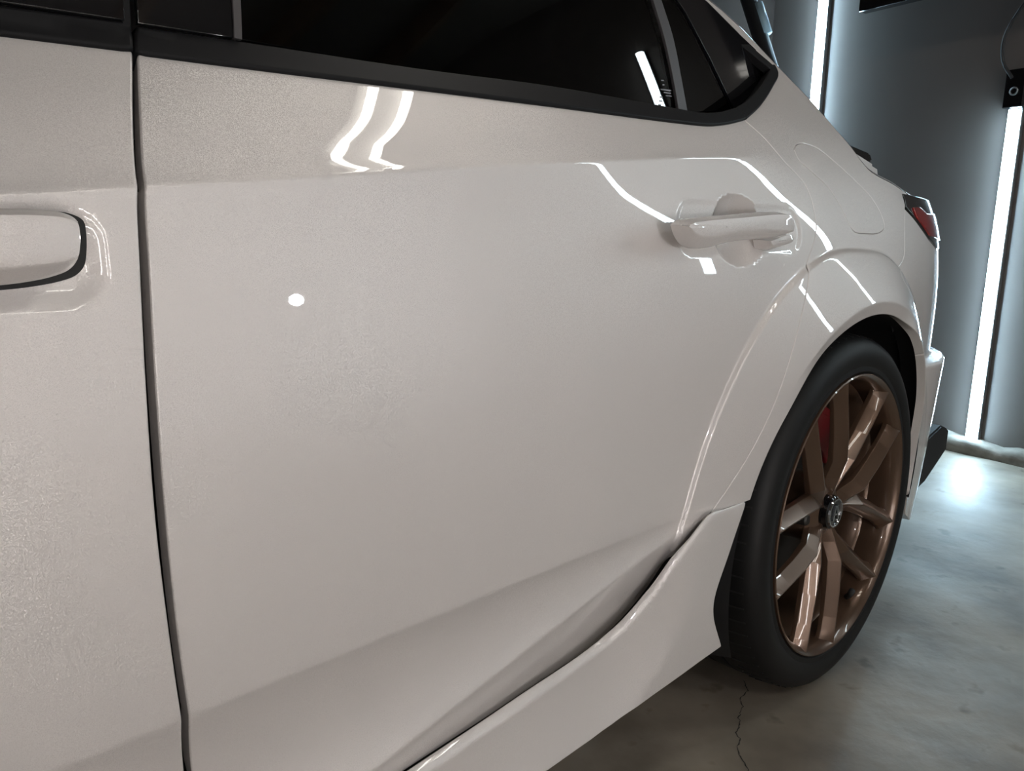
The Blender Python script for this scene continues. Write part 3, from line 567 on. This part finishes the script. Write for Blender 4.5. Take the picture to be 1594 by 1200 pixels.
v_ = tube_pts([rp(0.233, -60, 0.030), rp(0.222, -60, 0.022), rp(0.208, -60, 0.016)], [0.005, 0.0055, 0.006], 10); mesh('valve_stem', v_[0], v_[1], GAP, rim)
lathe('brake_disc', [(0.06, 0.105), (0.085, 0.105), (0.088, 0.112), (0.153, 0.112), (0.153, 0.132), (0.06, 0.132)], IRON, car, 64, 'dark iron brake disc')
def caliper():
    bm = bmesh.new()
    for a0, a1, r0, r1, y0, y1 in ((32, 84, 0.108, 0.172, 0.082, 0.108), (34, 82, 0.158, 0.186, 0.084, 0.155)):
        n = 9; ring = []
        for i in range(n):
            a = a0+(a1-a0)*i/(n-1); ring.append([bm.verts.new(rp(r, a, y)) for r, y in ((r0, y0), (r1, y0), (r1, y1), (r0, y1))])
        for i in range(n-1):
            for k in range(4): bm.faces.new((ring[i][k], ring[i][(k+1) % 4], ring[i+1][(k+1) % 4], ring[i+1][k]))
        bm.faces.new(ring[0]); bm.faces.new(ring[-1][::-1])
    bmesh.ops.bevel(bm, geom=[e for e in bm.edges], offset=0.002, segments=1, affect='EDGES')
    return bm_obj('brake_caliper', bm, RED, car, True, 'red brake caliper', angle=35)
caliper()

# ------------------------------------------------------------------ the garage
WY = math.radians(11.0); W0 = at(1507, 706, z=0.0)            # foot of the lit tube = a point of the end wall
wd_ = np.array([math.sin(WY), math.cos(WY), 0]); wn_ = np.array([-math.cos(WY), math.sin(WY), 0])     # along the wall, out of the wall
WP = W0 - wn_*0.045
def wp(u, h=0.0, out=0.0): return WP+wd_*u+wn_*out+np.array([0, 0, h])
def onwall(px, py, out=0.0):
    d = ray(px, py); P0 = WP+wn_*out; t = np.dot(P0-CP, wn_)/np.dot(d, wn_); q = CP+d*t; return np.dot(q-WP, wd_), q[2]
WM = Matrix(((wd_[0], wn_[0], 0, WP[0]), (wd_[1], wn_[1], 0, WP[1]), (0, 0, 1, 0), (0, 0, 0, 1)))     # local: x along wall, y out of wall, z up
def wbox(name, u0, u1, o0, o1, z0, z1, m, bevel=0.0, kind=None, parent=None):
    bm = bmesh.new(); add_box(bm, (u0, o0, z0), (u1, o1, z1), WM, bevel); o = bm_obj(name, bm, m, parent)
    if kind: o['kind'] = kind
    return o
HC = 2.5
uc = onwall(1204, 40)[0]                                        # corner with the side wall
bm = bmesh.new(); add_box(bm, (-5.2, -4.2, -0.10), (3.2, 4.4, 0.0)); fl = bm_obj('floor', bm, CONC); fl['kind'] = 'structure'
bm = bmesh.new(); add_box(bm, (-5.2, -4.2, HC), (3.2, 4.4, HC+0.1)); ce = bm_obj('ceiling', bm, CEIL); ce['kind'] = 'structure'
wbox('wall_rear', -3.72, uc, -0.12, 0.0, 0.0, HC, WALL, kind='structure')
wbox('wall_far', uc, uc+0.12, -0.12, 6.0, 0.0, HC, WALLB, kind='structure')
wbox('wall_near', -3.72, -3.6, 0.0, 6.0, 0.0, HC, LIGHTWALL, kind='structure')
wbox('wall_front', -3.72, uc, 6.0, 6.12, 0.0, HC, LIGHTWALL, kind='structure')
# rough curb at the wall's foot
def curb():
    n = 90; V, F = [], []; us = np.linspace(-3.6, uc, n)
    for u in us:
        a = 0.018*math.sin(u*9.1)+0.008*math.sin(u*31+1); h = 0.052+0.008*math.sin(u*13.7)+0.006*math.sin(u*41+2)
        for o, z in ((0.0, 0.0), (0.066+a*0.35, 0.0), (0.060+a*0.35, h*0.75), (0.040, h), (0.0, h+0.004)): V.append(wp(u, z, o))
    for i in range(n-1):
        for k in range(4): F.append((i*5+k, (i+1)*5+k, (i+1)*5+k+1, i*5+k+1))
    o = mesh('baseboard_rear', V, F, CURB); o['kind'] = 'structure'; return o
curb()
# joists
for i, x in enumerate(np.arange(-4.4, 1.5, 0.6)):
    bm = bmesh.new(); add_box(bm, (x, -3.4, HC-0.12), (x+0.045, 2.2, HC)); bm_obj('joist', bm, WOOD, ce)
# crack in the slab
ck = resample([tuple(at(px, py, z=0)[:2]) for px, py in ((1158, 1060), (1164, 1075), (1152, 1087), (1156, 1100), (1150, 1115), (1152, 1128), (1145, 1140), (1152, 1152), (1148, 1165), (1150, 1175), (1160, 1188), (1168, 1205))], 0.006, closed=False)
ck = ck+rng.normal(0, 0.0011, ck.shape)
ck = np.array(ck); tg = np.gradient(ck, axis=0); tg /= np.linalg.norm(tg, axis=1, keepdims=True); nn = np.stack([-tg[:, 1], tg[:, 0]], -1); wdt = 0.0003+0.0008*rng.random(len(ck))
V = [(p[0]+s*n_[0]*w_, p[1]+s*n_[1]*w_, 0.0004) for p, n_, w_ in zip(ck, nn, wdt) for s in (-1, 1)]
mesh('floor_crack', V, [(2*i, 2*i+1, 2*i+3, 2*i+2) for i in range(len(ck)-1)], GAP, fl)

# lit tubes on the end wall
def wall_tube(u, z0, z1, label, group=None, hook=True, lit=None):
    e = empty('wall_tube_light', wp(u, z0, 0.02), label, 'tube light', group)
    wbox('channel', u-0.024, u+0.024, 0.0, 0.022, z0+0.02, z1, ALU, 0.003, parent=e)
    V, F = [], []; n = 10; zs = (z0+0.03, z1-0.005)
    for z in zs:
        for k in range(n):
            a = math.pi*k/(n-1); V.append(wp(u+0.021*math.cos(a), z, 0.020+0.024*math.sin(a)))
    for k in range(n-1): F.append((k, k+1, n+k+1, n+k))
    F += [tuple(range(n)), tuple(range(2*n-1, n-1, -1)), (0, n, 2*n-1, n-1)]
    mesh('diffuser', V, F, lit or COOL, e)
    v, f = tube_pts([wp(u, z0+0.03, 0.026), wp(u, z0+0.018, 0.026), wp(u, z0+0.004, 0.026)], [0.012, 0.010, 0.006], 10); mesh('end_plug', v, f, ALU, e)
    if hook:
        wbox('end_cap', u-0.034, u+0.034, 0.0, 0.050, z1, z1+0.13, GLOSSBLK, 0.004, parent=e)
        V, F = tube_pts([wp(u+0.012*math.cos(a), z1+0.055+0.012*math.sin(a), 0.053) for a in np.linspace(0, 2*math.pi, 17)], 0.003, 6); mesh('screw_eye', V, F, ALU, e)
        cb = smooth_line([wp(u+0.012, z1+0.10, 0.05), wp(u+0.045, z1+0.16, 0.06), wp(u+0.05, z1+0.24, 0.06), wp(u+0.005, z1+0.34, 0.05), wp(u-0.06, z1+0.40, 0.03), wp(u-0.20, z1+0.42, 0.015)], 6)
        V, F = tube_pts(cb, 0.0055, 8); mesh('cable', V, F, PLASTIC, e)
    return e
u2 = onwall(1543, 440, 0.03)[0]; u1 = onwall(1274, 80, 0.03)[0]; du = u1-u2
zt2 = onwall(1584, 168, 0.03)[1]
wall_tube(u2, 0.0, zt2, 'white LED tube light standing on the floor against the grey wall behind the bumper')
wall_tube(u1, 0.85, 2.07, 'white LED tube light high on the grey wall by the corner', hook=False)
for uu, lb in ((-1.12, 'white LED tube light hung on the grey end wall beside the black screen'), (-1.88, 'white LED tube light hung on the grey end wall farthest from the car')): wall_tube(uu-0.02, 0.85, 2.07, lb, hook=False, lit=COOLHI)
# black screen on the end wall
a = onwall(1336, 19, 0.27)
tv = empty('wall_screen', wp(a[0]-0.6, a[1], 0.03), 'black flat screen mounted high on the dark grey wall', 'screen')
wbox('casing', a[0]-1.25, a[0], 0.225, 0.27, a[1], a[1]+0.70, GLOSSBLK, 0.004, parent=tv); wbox('wall_bracket', a[0]-0.8, a[0]-0.45, 0.0, 0.225, a[1]+0.2, a[1]+0.5, PLASTIC, parent=tv)
# dark folded stand with a pale panel leaning in the corner
def leaning():
    e0 = onwall(1166, 2, 0.5); e1 = onwall(1192, 84, 0.5); P0 = wp(e0[0], e0[1], 0.5); D = wp(e1[0], e1[1], 0.5)-P0
    tb = -(P0[2]-0.03)/D[2]; tt = -(uc-0.040-e0[0])/(e0[0]-e1[0]); F0 = P0+D*tb
    r = empty('folded_stand', (F0[0], F0[1], 0), 'dark folded stand with a pale blue strip leaning on the brown far wall', 'stand')
    V, F = tube_pts([P0+D*tt, P0+D*tb], 0.030, 12); mesh('pole', V, F, PLASTIC, r)
    o_ = -wd_*0.030-wn_*0.008
    V, F = tube_pts([P0+D*0.08+o_, P0+D*0.64+o_], 0.020, 10); mesh('strip', V, F, mat('pale_blue_plastic', (0.25, 0.36, 0.42), 0.4), r)
leaning()

# ceiling shop lights
def shop_light(cx, cy, along, label, group):
    e = empty('shop_light', (cx, cy, HC-0.17), label, 'ceiling light', group); L2 = 0.61
    M = Matrix.Translation((cx, cy, 0)) @ Matrix.Rotation(0 if along == 'x' else math.pi/2, 4, 'Z')
    bm = bmesh.new(); add_box(bm, (-L2, -0.10, HC-0.165), (L2, 0.10, HC-0.12), M, 0.004); bm_obj('housing', bm, WHITEMETAL, e)
    for sg in (-1, 1):
        v, f = tube_pts([M @ Vector((-L2+0.02, sg*0.062, HC-0.19)), M @ Vector((L2-0.02, sg*0.062, HC-0.19))], 0.016, 12); mesh('tube', v, f, WARM, e)
        for sx in (-1, 1):
            bm = bmesh.new(); add_box(bm, (sx*(L2-0.01)-0.012, sg*0.062-0.012, HC-0.205), (sx*(L2-0.01)+0.012, sg*0.062+0.012, HC-0.16), M); bm_obj('lamp_holder', bm, WHITEMETAL, e)
    return e
shop_light(-0.045, -0.30, 'y', 'twin-tube white shop light above the car roof rear', None)
shop_light(-0.5, -2.45, 'x', 'added unseen twin-tube fill light over the open bay beside the car', None)  # unseen second fixture, added to brighten the door from above and in front
# neutral fill tubes added out of view behind the camera to light the doors
def fill_tube(v, label):
    e = empty('wall_tube_light', wp(-3.6, 0.04, v), label, 'tube light'); u = -3.6; z0, z1 = 0.04, 1.26
    bm = bmesh.new(); add_box(bm, (u, v-0.024, z0), (u+0.022, v+0.024, z1), WM, 0.003); bm_obj('channel', bm, ALU, e)
    V, F = tube_pts([wp(u+0.032, z0+0.02, v), wp(u+0.032, z1-0.02, v)], 0.02, 12); mesh('diffuser', V, F, FILL, e)
for v, lb in ((2.40, 'added unseen LED fill tube on the white near wall, nearest the end wall'), (2.95, 'added unseen LED fill tube on the white near wall, middle one of three'), (3.5, 'added unseen LED fill tube on the white near wall, farthest from the end wall')): fill_tube(v, lb)
